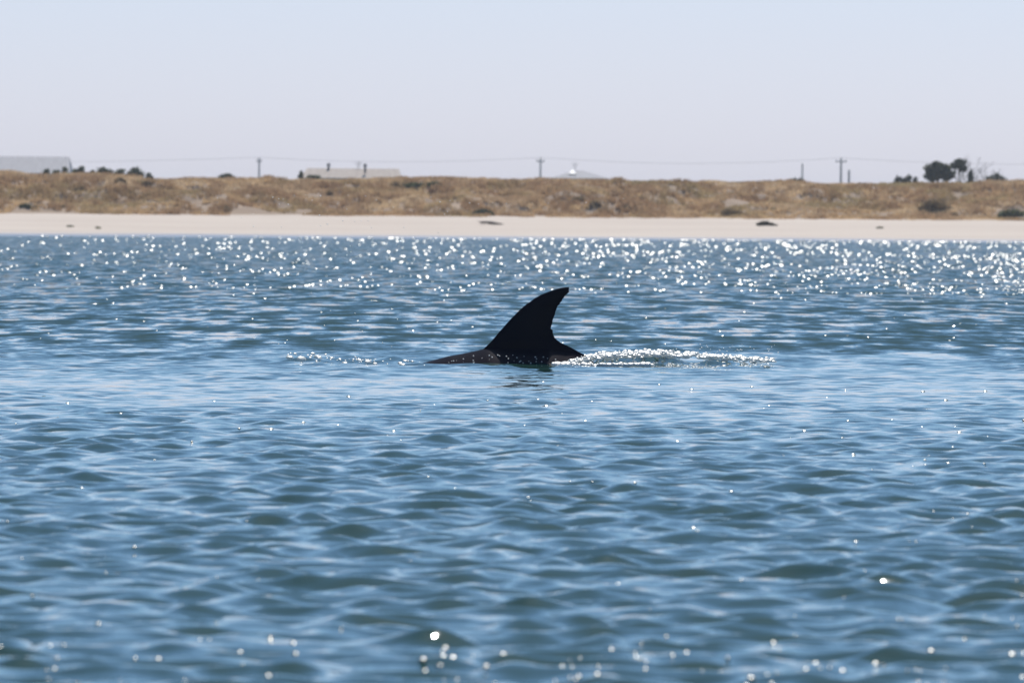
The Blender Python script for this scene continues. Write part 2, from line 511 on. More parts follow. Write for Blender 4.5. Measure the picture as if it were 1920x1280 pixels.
# ------------------------------------------------------------------ bushes and trees
def leaf_cloud(center_radii, n, size, cols, seed):
    """leaf sized faces spread through a crown built of lobes; coordinates relative to the thing"""
    g = np.random.default_rng(seed)
    lob = np.array([c[0:3] for c in center_radii], float); rad = np.array([c[3:6] for c in center_radii], float)
    vol = rad.prod(1)**(2/3); idx = g.choice(len(lob), n, p=vol/vol.sum())
    d = g.normal(size=(n, 3)); d /= np.linalg.norm(d, axis=1, keepdims=True)
    # clumpy surface
    rr = g.uniform(0.25, 1.0, n)**0.55
    bump = 1 + 0.42*vnoise(d[:, 0]*2.6+idx*3.1, d[:, 2]*2.6+d[:, 1]*1.7, seed+500)
    P = lob[idx] + d*rad[idx]*(rr*bump)[:, None]
    s = size*g.uniform(.5, 1.4, n)
    A = g.normal(size=(n, 3)); A /= np.linalg.norm(A, axis=1, keepdims=True)
    B = np.cross(A, d + g.normal(size=(n, 3))*.5); B /= np.linalg.norm(B, axis=1, keepdims=True)+1e-9
    A *= s[:, None]; B *= (s*.6)[:, None]
    V = np.stack([P-A, P+B*.8, P+A, P-B*.8], 1).reshape(-1, 3)
    F = np.arange(n*4).reshape(-1, 4)
    cols = np.array(cols); cc = cols[g.integers(0, len(cols), n)]*g.uniform(.6, 1.5, (n, 1))
    return V, F, np.repeat(cc, 4, axis=0)

GREEN = [(0.09, 0.095, 0.045), (0.12, 0.13, 0.055), (0.10, 0.115, 0.07)]
PINE = [(0.05, 0.065, 0.045), (0.095, 0.10, 0.05), (0.07, 0.08, 0.06)]
SCRUB = [(0.30, 0.21, 0.12), (0.22, 0.17, 0.09), (0.36, 0.25, 0.14)]

def bush(name, base, w, h, label, cols, seed, group, dark=1.0, flat=False):
    """base: world point of its foot; w, h metres"""
    r = random.Random(seed)
    o = empty(name, base)
    tag(o, label, 'bush', group)
    lobes = []
    k = max(3, int(w/h*2.2))
    for i in range(k):
        fx = (i+.5)/k*2-1
        hh = h*(1-.45*abs(fx)**1.5)*r.uniform(.8, 1.05)
        lobes.append((fx*w*.40, r.uniform(-.15, .15)*w, hh*.52, w/k*.75, max(w*.22, .2), hh*.52))
    V, F, C = leaf_cloud(lobes, int(220+330*min(w*h, 4)), .10+.02*w, cols, seed)
    mesh_np('foliage', V, F, M_leaf, parent=o, col=C)
    bm = bmesh.new()
    for i in range(4):
        a = r.uniform(0, 6.28)
        q = Vector((math.cos(a)*w*.28, math.sin(a)*w*.12, h*.7))
        bm_tube(bm, [(q.x*.1, q.y*.1, -.1), q*.5, q], [.04, .03, .012], 5)
    bm_obj('stem', bm, M_bark, o)
    return o

def dune_bush(px, py_base, wpx, hpx, label, cols, seed, group='bushes growing on the dune face'):
    b = hit(px, py_base)
    s = b.y/FPX
    b.z -= .05
    return bush('bush', b, wpx*s, hpx*s, label, cols, seed, group)

dune_bush(905, 405, 46, 16, 'rounded dark green bush at the foot of the dune above the driftwood branch', GREEN, 301)
dune_bush(1896, 409, 56, 19, 'bright dark green bush at the dune foot against the right edge', GREEN, 302)
dune_bush(1752, 394, 70, 22, 'wide dark brown scrub patch halfway up the dune below the pine', SCRUB, 303)
dune_bush(1372, 403, 44, 15, 'dark low scrub at the dune foot right of the splash, left of the dark seaweed', SCRUB, 304)
dune_bush(424, 396, 13, 9, 'small dark tuft near the dune foot below the leftmost power pole', GREEN, 305)
dune_bush(47, 389, 24, 9, 'small green bush low on the dune below the grey shed', GREEN, 306)
dune_bush(66, 391, 12, 6, 'little brown shrub touching the right side of a green bush below the shed', SCRUB, 307)
dune_bush(1175, 392, 13, 8, 'small black looking bush low on the dune in line with the tail wake', GREEN, 308)
dune_bush(1116, 388, 26, 14, 'reddish brown scrub low on the dune below the hip roofed house', SCRUB, 309)
dune_bush(225, 345, 26, 14, 'dark brown shrub high on the dune below the left row of trees', SCRUB, 310)
dune_bush(274, 350, 24, 13, 'dark brown shrub high on the dune below the rightmost tree of the left row', SCRUB, 311)
dune_bush(150, 360, 40, 11, 'broad olive brown bush on the dune below the right end of the grey shed', SCRUB, 312)
dune_bush(1455, 396, 22, 7, 'low green mat of shrub just above the dark seaweed heap', GREEN, 313)
dune_bush(1086, 377, 26, 12, 'olive bush on the middle of the dune under the house with the white gable', SCRUB, 314)
dune_bush(1204, 377, 20, 12, 'olive bush in the middle of the dune, nearest right of the small black one', SCRUB, 315)
dune_bush(616, 366, 20, 10, 'dark shrub midway up the dune below the left chimney of the beige house', SCRUB, 316)
dune_bush(1790, 404, 14, 6, 'tiny brown shrub at the dune foot between the scrub patch and the right edge bush', SCRUB, 317)
dune_bush(119, 389, 12, 5, 'tiny olive tuft low on bare sand below the grey shed', SCRUB, 318)
for i, (px, w) in enumerate([(780, 56), (745, 40), (815, 40)]):
    dune_bush(px, 352 - i, w, 11, ['middle part of the dark olive shrub streak right below the beige house roof',
              'left end bush of the dark olive shrub streak below the beige house',
              'right end bush of the dark olive shrub streak below the beige house'][i], GREEN if i != 1 else SCRUB, 320+i,
              'olive shrubs in a streak high on the dune')

def tree(name, px, py_top, wpx, Y, label, group=None, lobes_px=None, cols=PINE, nleaf=2500, seed=1, trunk_px=None, cat='tree', size=.16):
    """lobes_px: list of (px, py, rx, ry) in frame pixels, turned into metres at distance Y"""
    s = Y/FPX
    base = at(px, 335, Y); base.z = 2.8
    o = empty(name, base)
    tag(o, label, cat, group)
    L = []
    for (lx, ly, rx, ry) in lobes_px:
        c = at(lx, ly, Y)
        L.append((c.x-base.x, random.Random(seed+int(lx)).uniform(-.3, .3)*rx*s, c.z-base.z, rx*s, (rx*s+ry*s)*.5, ry*s))
        if name != 'pine_tree':           # the crown goes on downwards, out of sight behind the dune
            L.append((c.x-base.x, 0, c.z-base.z-.75, rx*s*1.45, rx*s*.9, .8))
    V, F, C = leaf_cloud(L, nleaf, size, cols, seed)
    mesh_np('crown', V, F, M_leaf, parent=o, col=C)
    bm = bmesh.new()
    top = max(L, key=lambda c: c[2])
    bm_tube(bm, [(0, 0, 0), (top[0]*.35+.05, top[1]*.4, top[2]*.5), (top[0], top[1], top[2])], [.16, .11, .05], 7)
    for c in L:
        bm_tube(bm, [(top[0]*.2, 0, top[2]*.35), (c[0]*.6+top[0]*.1, c[1]*.6, c[2]*.75), (c[0], c[1], c[2])], [.08, .055, .02], 6)
    bm_obj('trunk', bm, M_bark, o)
    return o

YT = 930
tree('pine_tree', 1762, 303, 60, YT, 'large dark rounded pine crown on the skyline at right', 'trees on the skyline at right',
     [(1760, 320, 24, 15), (1748, 330, 15, 10), (1778, 329, 14, 10), (1756, 312, 14, 8), (1730+12, 322, 8, 8), (1772, 318, 11, 9)], nleaf=6500, seed=31)
tree('pine_tree', 1798, 299, 30, YT+8, 'flat topped pine with a bare thin trunk right of the large rounded pine', 'trees on the skyline at right',
     [(1800, 308, 11, 8), (1790, 311, 8, 5), (1806, 316, 7, 6), (1798, 304, 8, 5)], nleaf=1900, seed=32)
tree('dark_shrub', 1819, 320, 10, YT, 'narrow upright dark shrub at the foot of the bare tree', 'trees on the skyline at right',
     [(1819, 329, 4.5, 9), (1821, 324, 3, 5)], nleaf=600, seed=33, cat='shrub')
tree('dark_shrub', 1866, 326, 30, YT, 'low dark shrub on the skyline rightmost of all, past the bare tree', 'trees on the skyline at right',
     [(1866, 331, 9, 5), (1879, 334, 8, 4), (1854, 334, 8, 4), (1870, 329, 5, 4)], nleaf=900, seed=34, cat='shrub')
tree('dark_shrub', 1685, 326, 10, YT, 'small dark skyline shrub farthest left of the big pine', 'trees on the skyline at right',
     [(1685, 336, 7, 5), (1682, 331, 3, 4), (1690, 337, 5, 4)], nleaf=380, seed=35, cat='shrub')
tree('dark_shrub', 1702, 328, 10, YT, 'small round skyline shrub midway between another small shrub and the big pine', 'trees on the skyline at right',
     [(1701, 335, 8, 5), (1705, 332, 4, 4), (1695, 338, 5, 4)], nleaf=420, seed=36, cat='shrub')
tree('dark_shrub', 1716, 332, 6, YT, 'smallest dark skyline shrub, just left of the big pine', 'trees on the skyline at right',
     [(1716, 337, 4, 6)], nleaf=250, seed=37, cat='shrub')
tree('dark_shrub', 1490, 334, 24, 850, 'low dark shrub at the foot of the thin power pole without a crossarm', None,
     [(1490, 339, 13, 5), (1500, 340, 7, 3)], nleaf=700, seed=38, cat='shrub')
left = [([(88, 321, 5, 4)], 'small dark treetop in front of the grey shed roof, leftmost of the row'),
        ([(122, 318, 5, 5), (106, 322, 8, 3)], 'dark treetop at the right foot of the grey shed'),
        ([(152, 318, 6, 6), (142, 321, 8, 4)], 'dark treetop just right of the grey shed in open sky'),
        ([(174, 323, 4, 3)], 'tiny dark treetop in a gap of the left row'),
        ([(193, 318, 9, 5), (205, 322, 9, 4), (187, 323, 6, 4)], 'wide dark treetop in the middle of the left row'),
        ([(226, 322, 8, 6), (220, 325, 8, 4)], 'dark treetop next to the tallest one of the left row'),
        ([(254, 320, 10, 7), (248, 327, 14, 6), (264, 328, 8, 6)], 'tallest pointed dark treetop of the left row'),
        ([(279, 329, 6, 5), (285, 333, 4, 3)], 'low dark treetop ending the left row on its right'),
        ([(425, 329, 11, 4), (434, 332, 8, 4), (417, 332, 8, 4)], 'lone low dark treetop between the left row and the first power pole'),
        ([(565, 326, 3, 6), (563, 331, 5, 4)], 'small conical dark tree at the left end of the beige house'),
        ([(586, 331, 9, 3), (596, 332, 6, 3)], 'low dark hedge like shrub before the left end of the beige house')]
for i, (lb, lab) in enumerate(left):
    tree('skyline_tree', lb[0][0], 0, 0, 905 if i < 10 else 880, lab, 'dark treetops showing over the left dunes', lb, GREEN, 260+int(sum(l[2]*l[3] for l in lb)*12), 50+i, size=.14)

def bare_tree(px, Y, top_py, label, seed):
    r = random.Random(seed)
    base = at(px, 335, Y); base.z = 2.8
    htop = at(px, top_py, Y).z - 2.8
    o = empty('bare_tree', base); tag(o, label, 'tree', 'trees on the skyline at right')
    bm = bmesh.new(); bt = bmesh.new()
    bm_tube(bm, [(0, 0, 0), (.05, .05, htop*.3), (.1, 0, htop*.55)], [.16, .12, .08], 7)
    bm_obj('trunk', bm, M_palebark, o)
    def grow(p, d, ln, rad, depth):
        q = p + d*ln
        mid = p + d*ln*.5 + Vector((r.uniform(-.05, .05), r.uniform(-.05, .05), 0))*ln
        bm_tube(bt, [p, mid, q], [rad, rad*.8, rad*.55], 4)
        if depth:
            for _ in range(3):
                nd = (d + Vector((r.uniform(-.7, .7), r.uniform(-.6, .6), r.uniform(-.15, .5)))).normalized()
                grow(q, nd, ln*r.uniform(.55, .8), rad*.55, depth-1)
    for k in range(6):
        a = r.uniform(0, 6.28); t = r.uniform(.25, .55)
        grow(Vector((.1*t, 0, htop*t)), Vector((math.cos(a)*.7, math.sin(a)*.5, .8)).normalized(), htop*.22, .05, 3)
    bm_obj('branch', bt, M_palebark, o)['kind'] = 'stuff'
bare_tree(1826, YT+12, 296, 'pale bare tree of thin twigs right of the two pines', 61)
bare_tree(1845, YT+20, 308, 'shorter pale bare tree nearest the rightmost skyline shrub', 62)

# ------------------------------------------------------------------ buildings on the land behind
M_greymetal = noisy('grey_roof_metal', (0.19, 0.19, 0.225), (0.235, 0.235, 0.27), 0.8, rough=.6, stretch=(3, 1, .3))
M_beigeroof = noisy('beige_roof', (0.36, 0.30, 0.26), (0.42, 0.36, 0.31), 0.8, rough=.8, stretch=(3, 1, .3))
M_whitewall = noisy('white_wall', (0.66, 0.65, 0.63), (0.74, 0.73, 0.70), 0.8, rough=.8)
M_palehip = noisy('pale_hip_roof', (0.32, 0.31, 0.32), (0.37, 0.36, 0.37), 0.8, rough=.8)
M_darkmetal = plain('dark_flue_metal', (0.10, 0.10, 0.11), .5)
M_glass = plain('window_glass', (0.03, 0.035, 0.04), .08)
M_white = plain('white_paint', (0.78, 0.77, 0.75), .5)

def poly(name, faces, m, parent, origin):
    bm = bmesh.new()
    for f in faces:
        bm.faces.new([bm.verts.new(Vector(p)-origin) for p in f])
    bmesh.ops.remove_doubles(bm, verts=bm.verts, dist=.001)
    return bm_obj(name, bm, m, parent)

def gable_house(name, pxl, pxr, ridge_py, eave_py, Y, depth, label, wallm, roofm, inset_l, inset_r, cat='house', ribs=14):
    """long side faces the sea; the ends of the roof lean in by the insets (px)"""
    s = Y/FPX
    a = at(pxl, eave_py, Y); b = at(pxr, eave_py, Y); ze = (a.z+b.z)/2
    rz = (at(pxl, ridge_py, Y+depth/2).z+at(pxr, ridge_py, Y+depth/2).z)/2
    o0 = Vector(((a.x+b.x)/2, Y, 2.85)); o = empty(name, o0); tag(o, label, cat)
    x0, x1 = a.x-o0.x, b.x-o0.x; ze -= 2.85; rz -= 2.85
    gl, gr = x0+max(.3, inset_l*s+.35), x1-max(.3, inset_r*s+.35)
    bm = bmesh.new(); bm_box(bm, gl, gr, .4, depth-.4, 0, ze-.06)
    # gable ends
    for x in (gl, gr):
        bm.faces.new([bm.verts.new(p) for p in ((x, .4, ze-.06), (x, depth-.4, ze-.06), (x, depth/2, rz-.45))])
    bm_obj('wall', bm, wallm, o)
    il, ir = inset_l*s, inset_r*s
    bm = bmesh.new()
    t = .10
    for sgn in (0, 1):
        y_e = 0 if sgn == 0 else depth
        P = [Vector((x0, y_e, ze)), Vector((x1, y_e, ze)), Vector((x1-ir, depth/2, rz)), Vector((x0+il, depth/2, rz))]
        vs = [bm.verts.new(p) for p in P] + [bm.verts.new(p-Vector((0, 0, t))) for p in P]
        for f in ((0, 1, 2, 3), (7, 6, 5, 4), (0, 4, 5, 1), (1, 5, 6, 2), (2, 6, 7, 3), (3, 7, 4, 0)):
            bm.faces.new([vs[i] for i in f])
    for x, xr in ((x0, x0+il), (x1, x1-ir)):      # closed roof ends
        bm.faces.new([bm.verts.new(p) for p in ((x, .002, ze-.002), (x, depth-.002, ze-.002), (xr, depth/2, rz-.004))])
    rf = bm_obj('roof', bm, roofm, o)
    # roofing sheet ribs
    first = None
    for k in range(1, ribs):
        f = k/ribs
        p = Vector((x0+(x1-x0)*f, -.01, ze+.03)); q = Vector((x0+il+(x1-x0-il-ir)*f, depth/2, rz+.03))
        bm = bmesh.new(); bm_tube(bm, [p, q], [.012, .012], 4); bm_obj('rib', bm, roofm, rf)
    for k in range(4):
        xx = x0 + (x1-x0)*(k+.6)/4.4
        bm = bmesh.new(); bm_box(bm, xx-.5, xx+.5, .36, .42, ze-1.9, ze-.8)
        w = bm_obj('window', bm, M_white, o)
        bm = bmesh.new(); bm_box(bm, xx-.42, xx+.42, .33, .357, ze-1.82, ze-.88)
        bm_obj('pane', bm, M_glass, w)
    return o, o0

shed, s0 = gable_house('shed', -150, 131, 293, 324, 950, 9.0, 'large plain grey metal shed roof at the far left above the dunes', M_greymetal, M_greymetal, 6, 5, 'shed', 36)
house, h0 = gable_house('house', 563, 753, 316, 334, 1000, 8.0, 'long low house with a beige roof and two chimneys behind the dunes', M_whitewall, M_beigeroof, 11, 6, 'house', 18)
def on_house(name, px, py0, py1, rad, Y, m, parent, org, cap=None):
    p = at(px, py0, Y)-org; q = at(px, py1, Y)-org
    bm = bmesh.new(); bm_tube(bm, [(p.x, p.y, p.z), (p.x, p.y, q.z)], [rad, rad], 8)
    if cap: bm_tube(bm, [(p.x, p.y, q.z-.02), (p.x, p.y, q.z+.28)], [cap, cap], 8)
    return bm_obj(name, bm, m, parent)
on_house('chimney', 616, 321, 311, .13, 1003.5, M_darkmetal, house, h0, .2)
on_house('chimney', 684.5, 325, 312, .13, 1001.5, M_darkmetal, house, h0, .2)
def antenna(px, py0, py1, Y, parent, org):
    p = at(px, py0, Y)-org; q = at(px, py1, Y)-org
    bm = bmesh.new(); bm_tube(bm, [(p.x, p.y, p.z), (p.x, p.y, q.z)], [.025, .025], 6)
    for k in range(4):
        zz = q.z-.1-.16*k; w = .45-.06*k
        bm_tube(bm, [(p.x-w, p.y, zz), (p.x+w, p.y, zz)], [.015, .015], 5)
    return bm_obj('antenna', bm, M_darkmetal, parent)
antenna(672, 318, 303, 1004, house, h0)

# hip roofed house
Yh = 1060; s = Yh/FPX
el = at(1030, 334, Yh); er = at(1142, 334, Yh); pk1 = at(1080, 319.5, Yh+5); pk2 = at(1094, 321, Yh+5)
org = Vector(((el.x+er.x)/2, Yh, 2.85))
hip = empty('house', org); tag(hip, 'small pale hip roofed house with a bright white gable, right of the second power pole', 'house')
ze = el.z; D = 10
A = Vector((el.x, Yh, ze)); B = Vector((er.x, Yh, ze)); C_ = Vector((er.x, Yh+D, ze)); D_ = Vector((el.x, Yh+D, ze))
R1 = Vector((pk1.x, Yh+D/2, pk1.z)); R2 = Vector((pk2.x, Yh+D/2, pk1.z-.05))
poly('roof', [(A, B, R2, R1), (B, C_, R2), (C_, D_, R1, R2), (D_, A, R1), (A, D_, C_, B)], M_palehip, hip, org)
bm = bmesh.new(); bm_box(bm, A.x-org.x+.4, B.x-org.x-.4, .4, D-.4, 0, ze-2.85-.02); bm_obj('wall', bm, M_whitewall, hip)
gp = at(1074, 318, Yh)
poly('gable', [((gp.x-.48, Yh+2.0, gp.z-.5), (gp.x+.48, Yh+2.0, gp.z-.5), (gp.x, Yh+3.6, gp.z+.05)),
               ((gp.x-.48, Yh+2.0, gp.z-.5), (gp.x, Yh+3.6, gp.z+.05), (gp.x-.48, Yh+5, gp.z-.5)),
               ((gp.x+.48, Yh+2.0, gp.z-.5), (gp.x+.48, Yh+5, gp.z-.5), (gp.x, Yh+3.6, gp.z+.05))], M_white, hip, org)
for k in (-2, 0.2, 2.1):
    bm = bmesh.new(); bm_box(bm, k-.5, k+.5, .34, .395, ze-2.85-1.7, ze-2.85-.7); w = bm_obj('window', bm, M_white, hip)
    bm = bmesh.new(); bm_box(bm, k-.42, k+.42, .31, .337, ze-2.85-1.62, ze-2.85-.78); bm_obj('pane', bm, M_glass, w)
antenna(1078, 321, 305, Yh+4.6, hip, org)

# ------------------------------------------------------------------ power poles and lines
def pole(px, top_py, Y, r, arm, label, group='power poles behind the dunes', name='power_pole', cat='power pole'):
    b = at(px, top_py, Y); zt = b.z-2.85
    o = empty(name, (b.x, Y, 2.8)); tag(o, label, cat, group)
    bm = bmesh.new(); bm_tube(bm, [(0, 0, 0), (0, 0, zt*.5), (0, 0, zt)], [r*1.25, r*1.1, r*.85], 10); bm_obj('post', bm, M_pole, o)
    ends = [Vector((b.x, Y, b.z))]
    if arm:
        bm = bmesh.new(); bm_box(bm, -arm, arm, -r-.12, -r-.002, zt-.45, zt-.30); bm_obj('crossarm', bm, M_pole, o)
        for sx in (-.9, 0.02, .9):
            bm = bmesh.new(); x = sx*arm
            zb = zt-.30 if sx in (-.9, .9) else zt
            bm_tube(bm, [(x, -r-.06 if abs(sx) > .5 else 0, zb), (x, -r-.06 if abs(sx) > .5 else 0, zb+.1), (x, -r-.06 if abs(sx) > .5 else 0, zb+.2)], [.05, .07, .04], 8)
            bm_obj('insulator', bm, M_ceramic, o)
    return Vector((b.x, Y, b.z+.12))
p1 = pole(486, 297, 1180, .13, .35, 'leftmost power pole, standing alone left of the beige house')
p2 = pole(1013.5, 297, 1180, .13, .55, 'power pole in the middle, nearest left of the hip roofed house')
p3 = pole(1577, 297.5, 1180, .155, .75, 'tallest right power pole with the widest crossarm')
p4 = pole(1504.5, 306, 1250, .13, 0, 'thin power pole without crossarm left of the tallest right pole')
pole(1592, 318, 1150, .16, 0, 'short stubby post just right of the tallest right pole', name='post', cat='post')
p0 = at(-500, 300, 1180); p5 = at(2120, 303, 1180)
pole(-500, 302, 1180, .17, .5, 'power pole beyond the left edge of the picture')
pole(2120, 305, 1180, .17, .5, 'power pole beyond the right edge of the picture')
def line(a, b, sag, label):
    bm = bmesh.new(); n = 24
    mid = (a+b)/2
    pts = [a.lerp(b, i/n) - Vector((0, 0, sag*(1-(2*i/n-1)**2))) - mid for i in range(n+1)]
    bm_tube(bm, pts, [.015]*(n+1), 5)
    o = bm_obj('power_line', bm, M_wire); o.location = mid
    tag(o, label, 'power line', 'power lines strung between the poles')
line(p0, p1, .55, 'thin sagging power line passing over the grey shed to the leftmost pole')
line(p1, p2, .60, 'thin sagging power line over the beige house between the left and middle poles')
line(p2, p3, .80, 'thin sagging power line over the empty skyline between middle and right poles')
line(p3, p5, .60, 'thin sagging power line running over the pines to the right edge')

# ------------------------------------------------------------------ things lying on the beach
def driftwood(px, py, wpx, label, seed, gname='driftwood', cat='driftwood'):
    r = random.Random(seed)
    c = hit(px, py); s = c.y/FPX; w = wpx*s
    o = empty(gname, c); tag(o, label, cat)
    bm = bmesh.new()
    bm_tube(bm, [(-w*.5, .1, .12), (-w*.25, 0, .20), (0, -.05, .14), (w*.25, 0, .08), (w*.5, .1, .03)], [.04, .10, .13, .09, .03], 8)
    bm_obj('log', bm, M_driftwood, o)
    for k in range(5):
        x = r.uniform(-.4, .3)*w
        bm = bmesh.new(); bm_tube(bm, [(x, 0, .12), (x-.2, r.uniform(-.3, .3), .22), (x-.5, r.uniform(-.5, .5), .16+r.uniform(0, .15))], [.05, .035, .015], 6)
        bm_obj('branch', bm, M_driftwood, o)
driftwood(922, 421, 44, 'dark driftwood branch lying on the pale beach behind the dolphin', 71)
def weed(px, py, wpx, hpx, label, seed, pale=1.0):
    c = hit(px, py); s = c.y/FPX
    n = 5; r = random.Random(seed)
    L = [((i/(n-1)-.5)*wpx*s*.8, r.uniform(-.2, .2), hpx*s*.42*(1-abs(i-1.6)/3.4), wpx*s/n*.8, .35, hpx*s*.5*(1-abs(i-1.6)/3.2)) for i in range(n)]
    V, F, C = leaf_cloud(L, 900, .08, [(0.03*pale, .028*pale, .015*pale), (.05*pale, .045*pale, .02*pale), (.035*pale, .04*pale, .022*pale)], seed)
    o = mesh_np('seaweed', V, F, M_weed, col=C, loc=c)
    tag(o, label, 'seaweed')
weed(1438, 423, 38, 11, 'dark green seaweed heap alone on the beach at right', 72)
weed(1650, 428, 12, 3, 'faint small seaweed scrap on the beach at far right', 73, 6)
weed(184, 428, 9, 3, 'tiny brown seaweed scrap on the wet beach at far left, the right one of two', 74, 6)
weed(132, 425, 12, 2.4, 'tiny brown seaweed scrap on the beach at far left, the left one of two', 75, 6)

# ------------------------------------------------------------------ dolphin
M_dol = noisy('wet_dolphin_skin', (0.013, 0.011, 0.016), (0.024, 0.020, 0.026), 3.0, rough=.24, spec=.5, bump=.15, bscale=30)
M_dol.node_tree.nodes['Principled BSDF'].inputs['IOR'].default_value = 1.12
ORG = at(960, 684, FIN_Y)           # x = 0 at frame middle, z near the water line
def P2(px, py, dz=0):
    q = at(px, py, FIN_Y); return (q.x-ORG.x, q.z-ORG.z+dz)
O0 = Vector((ORG.x, FIN_Y, ORG.z))
dol = empty('dolphin', O0)
tag(dol, 'dark dolphin surfacing with its curved dorsal fin and back above the water', 'dolphin')
# body: rings along x from the beak (left) to the tail stock (right)
top_pts = [(-330, 800), (-210, 795), (-100, 800), (100, 815), (220, 795), (360, 765), (470, 742), (560, 722), (640, 708), (720, 691), (795, 679.5), (812, 675), (843, 667),
           (864, 663.5), (895, 657), (915, 652), (960, 648), (1000, 646.5), (1035, 648), (1060, 652), (1080, 657.5), (1097, 665), (1110, 676), (1125, 690), (1180, 715), (1230, 730), (1300, 750), (1380, 775), (1450, 790)]
tx = np.array([p[0] for p in top_pts], float); ty = np.array([p[1] for p in top_pts], float)
rings = []
sx = np.concatenate([np.linspace(-300, 780, 60), np.linspace(790, 1150, 90), np.linspace(1160, 1440, 24)])
def body_r(px):    # radii metres (half width, half height) along the body
    L = (px + 300)/1740.0
    w = np.interp(L, [0, .03, .08, .13, .17, .25, .40, .55, .70, .82, .92, 1.0], [.02, .035, .045, .06, .13, .20, .25, .26, .21, .13, .07, .045])
    h = np.interp(L, [0, .03, .08, .13, .17, .25, .40, .55, .70, .82, .92, 1.0], [.02, .03, .035, .05, .12, .21, .27, .28, .23, .16, .10, .06])
    return w, h
sm = np.interp(sx, tx, ty)
ker = np.array([1, 2, 3, 2, 1.])/9
smp = np.convolve(np.pad(sm, 2, mode='edge'), ker, 'valid')
bm = bmesh.new(); NR = 40; prev = None
ringl = []
for X_, Y_ in zip(sx, smp):
    w, h = body_r(X_)
    x, zt = P2(X_, Y_)
    ring = []
    for k in range(NR):
        a = 2*math.pi*k/NR
        ca_, sa_ = math.cos(a), math.sin(a)
        # slightly narrowed top under the fin
        ex = np.interp(X_, [780, 930, 1030, 1060, 1200], [1.6, 1.9, 2.4, 3.2, 2.2]) if sa_ > 0 else 1.0
        ww = w*abs(ca_)**ex*(1 if ca_ >= 0 else -1)
        ring.append(bm.verts.new((x, ww, zt - h + h*sa_)))
    ringl.append(ring)
for r0, r1 in zip(ringl, ringl[1:]):
    for k in range(NR):
        bm.faces.new((r0[k], r1[k], r1[(k+1) % NR], r0[(k+1) % NR]))
bm.faces.new(ringl[0]); bm.faces.new(ringl[-1][::-1])
bmesh.ops.recalc_face_normals(bm, faces=bm.faces)
me = bpy.data.meshes.new('body'); bm.to_mesh(me); bm.free()
body = bpy.data.objects.new('body', me); COL.objects.link(body)

lead = [(880, 690), (895, 668), (905, 655), (913, 648), (920, 641), (927, 633), (937, 621), (946, 611), (954, 602), (961, 594.5), (968, 587.5), (974.5, 581), (981, 575), (988, 569.5), (995, 565), (1002, 559.5), (1010, 555),
        (1018, 551), (1027, 547.5), (1034, 545), (1041, 542.6), (1048.5, 540.2), (1056, 538.8), (1061, 538), (1066, 538)]
trail = [(1067, 541), (1066.5, 545), (1068, 548), (1064.5, 549), (1063, 552), (1059.5, 553.5), (1058, 557), (1054.5, 561), (1053, 565.5), (1050, 567), (1049, 571.5), (1045.5, 573), (1044, 578), (1041.5, 584), (1040.5, 590),
         (1037.5, 596), (1036, 602), (1034.8, 608), (1033, 613), (1032.6, 616.5), (1036, 617.5), (1036.5, 621.5), (1037, 626), (1040, 633), (1043.5, 636.5), (1047.5, 639.6), (1054, 643.5), (1062, 647), (1071, 651.5), (1080, 656.5), (1090, 662), (1098, 672), (1102, 690)]
# fin: rows of constant height, each an aerofoil section between leading and trailing edge
def edge(pts, y):
    ys_ = [p[1] for p in pts]; xs_ = [p[0] for p in pts]
    if ys_[0] > ys_[-1]: ys_, xs_ = ys_[::-1], xs_[::-1]
    return np.interp(y, ys_, xs_)
tr = sorted(trail, key=lambda p: p[1]); ld = sorted(lead, key=lambda p: p[1])
fin_rows = np.concatenate([np.linspace(538.3, 550, 10), np.linspace(551.5, 660, 74), np.linspace(663, 690, 8)])
bm = bmesh.new(); NS = 28; ringl = []
for y in fin_rows:
    xl = np.interp(y, [p[1] for p in ld], [p[0] for p in ld]); xt = np.interp(y, [p[1] for p in tr], [p[0] for p in tr])
    if xt - xl < 1.5: xl = xt - 1.5
    chord = (xt-xl)/400.0
    tk = min(.040, chord*.13)*min(1, max(.02, (688-y)/35))
    ring = []
    for k in range(NS):
        a = 2*math.pi*k/NS
        c = (1-math.cos(a))/2                    # 0 leading .. 1 trailing
        th = math.sin(a)*tk*.5*(2.2*math.sqrt(max(c, 0))*(1-c)**.9 + 0.04)
        q = P2(xl+(xt-xl)*c, y)
        ring.append(bm.verts.new((q[0], th*1.3, q[1])))
    ringl.append(ring)
for r0, r1 in zip(ringl, ringl[1:]):
    for k in range(NS):
        bm.faces.new((r0[k], r1[k], r1[(k+1) % NS], r0[(k+1) % NS]))
bm.faces.new(ringl[0]); bm.faces.new(ringl[-1][::-1])
bmesh.ops.recalc_face_normals(bm, faces=bm.faces)
me2 = bpy.data.meshes.new('fin'); bm.to_mesh(me2); bm.free()
fin = bpy.data.objects.new('fin', me2); COL.objects.link(fin)

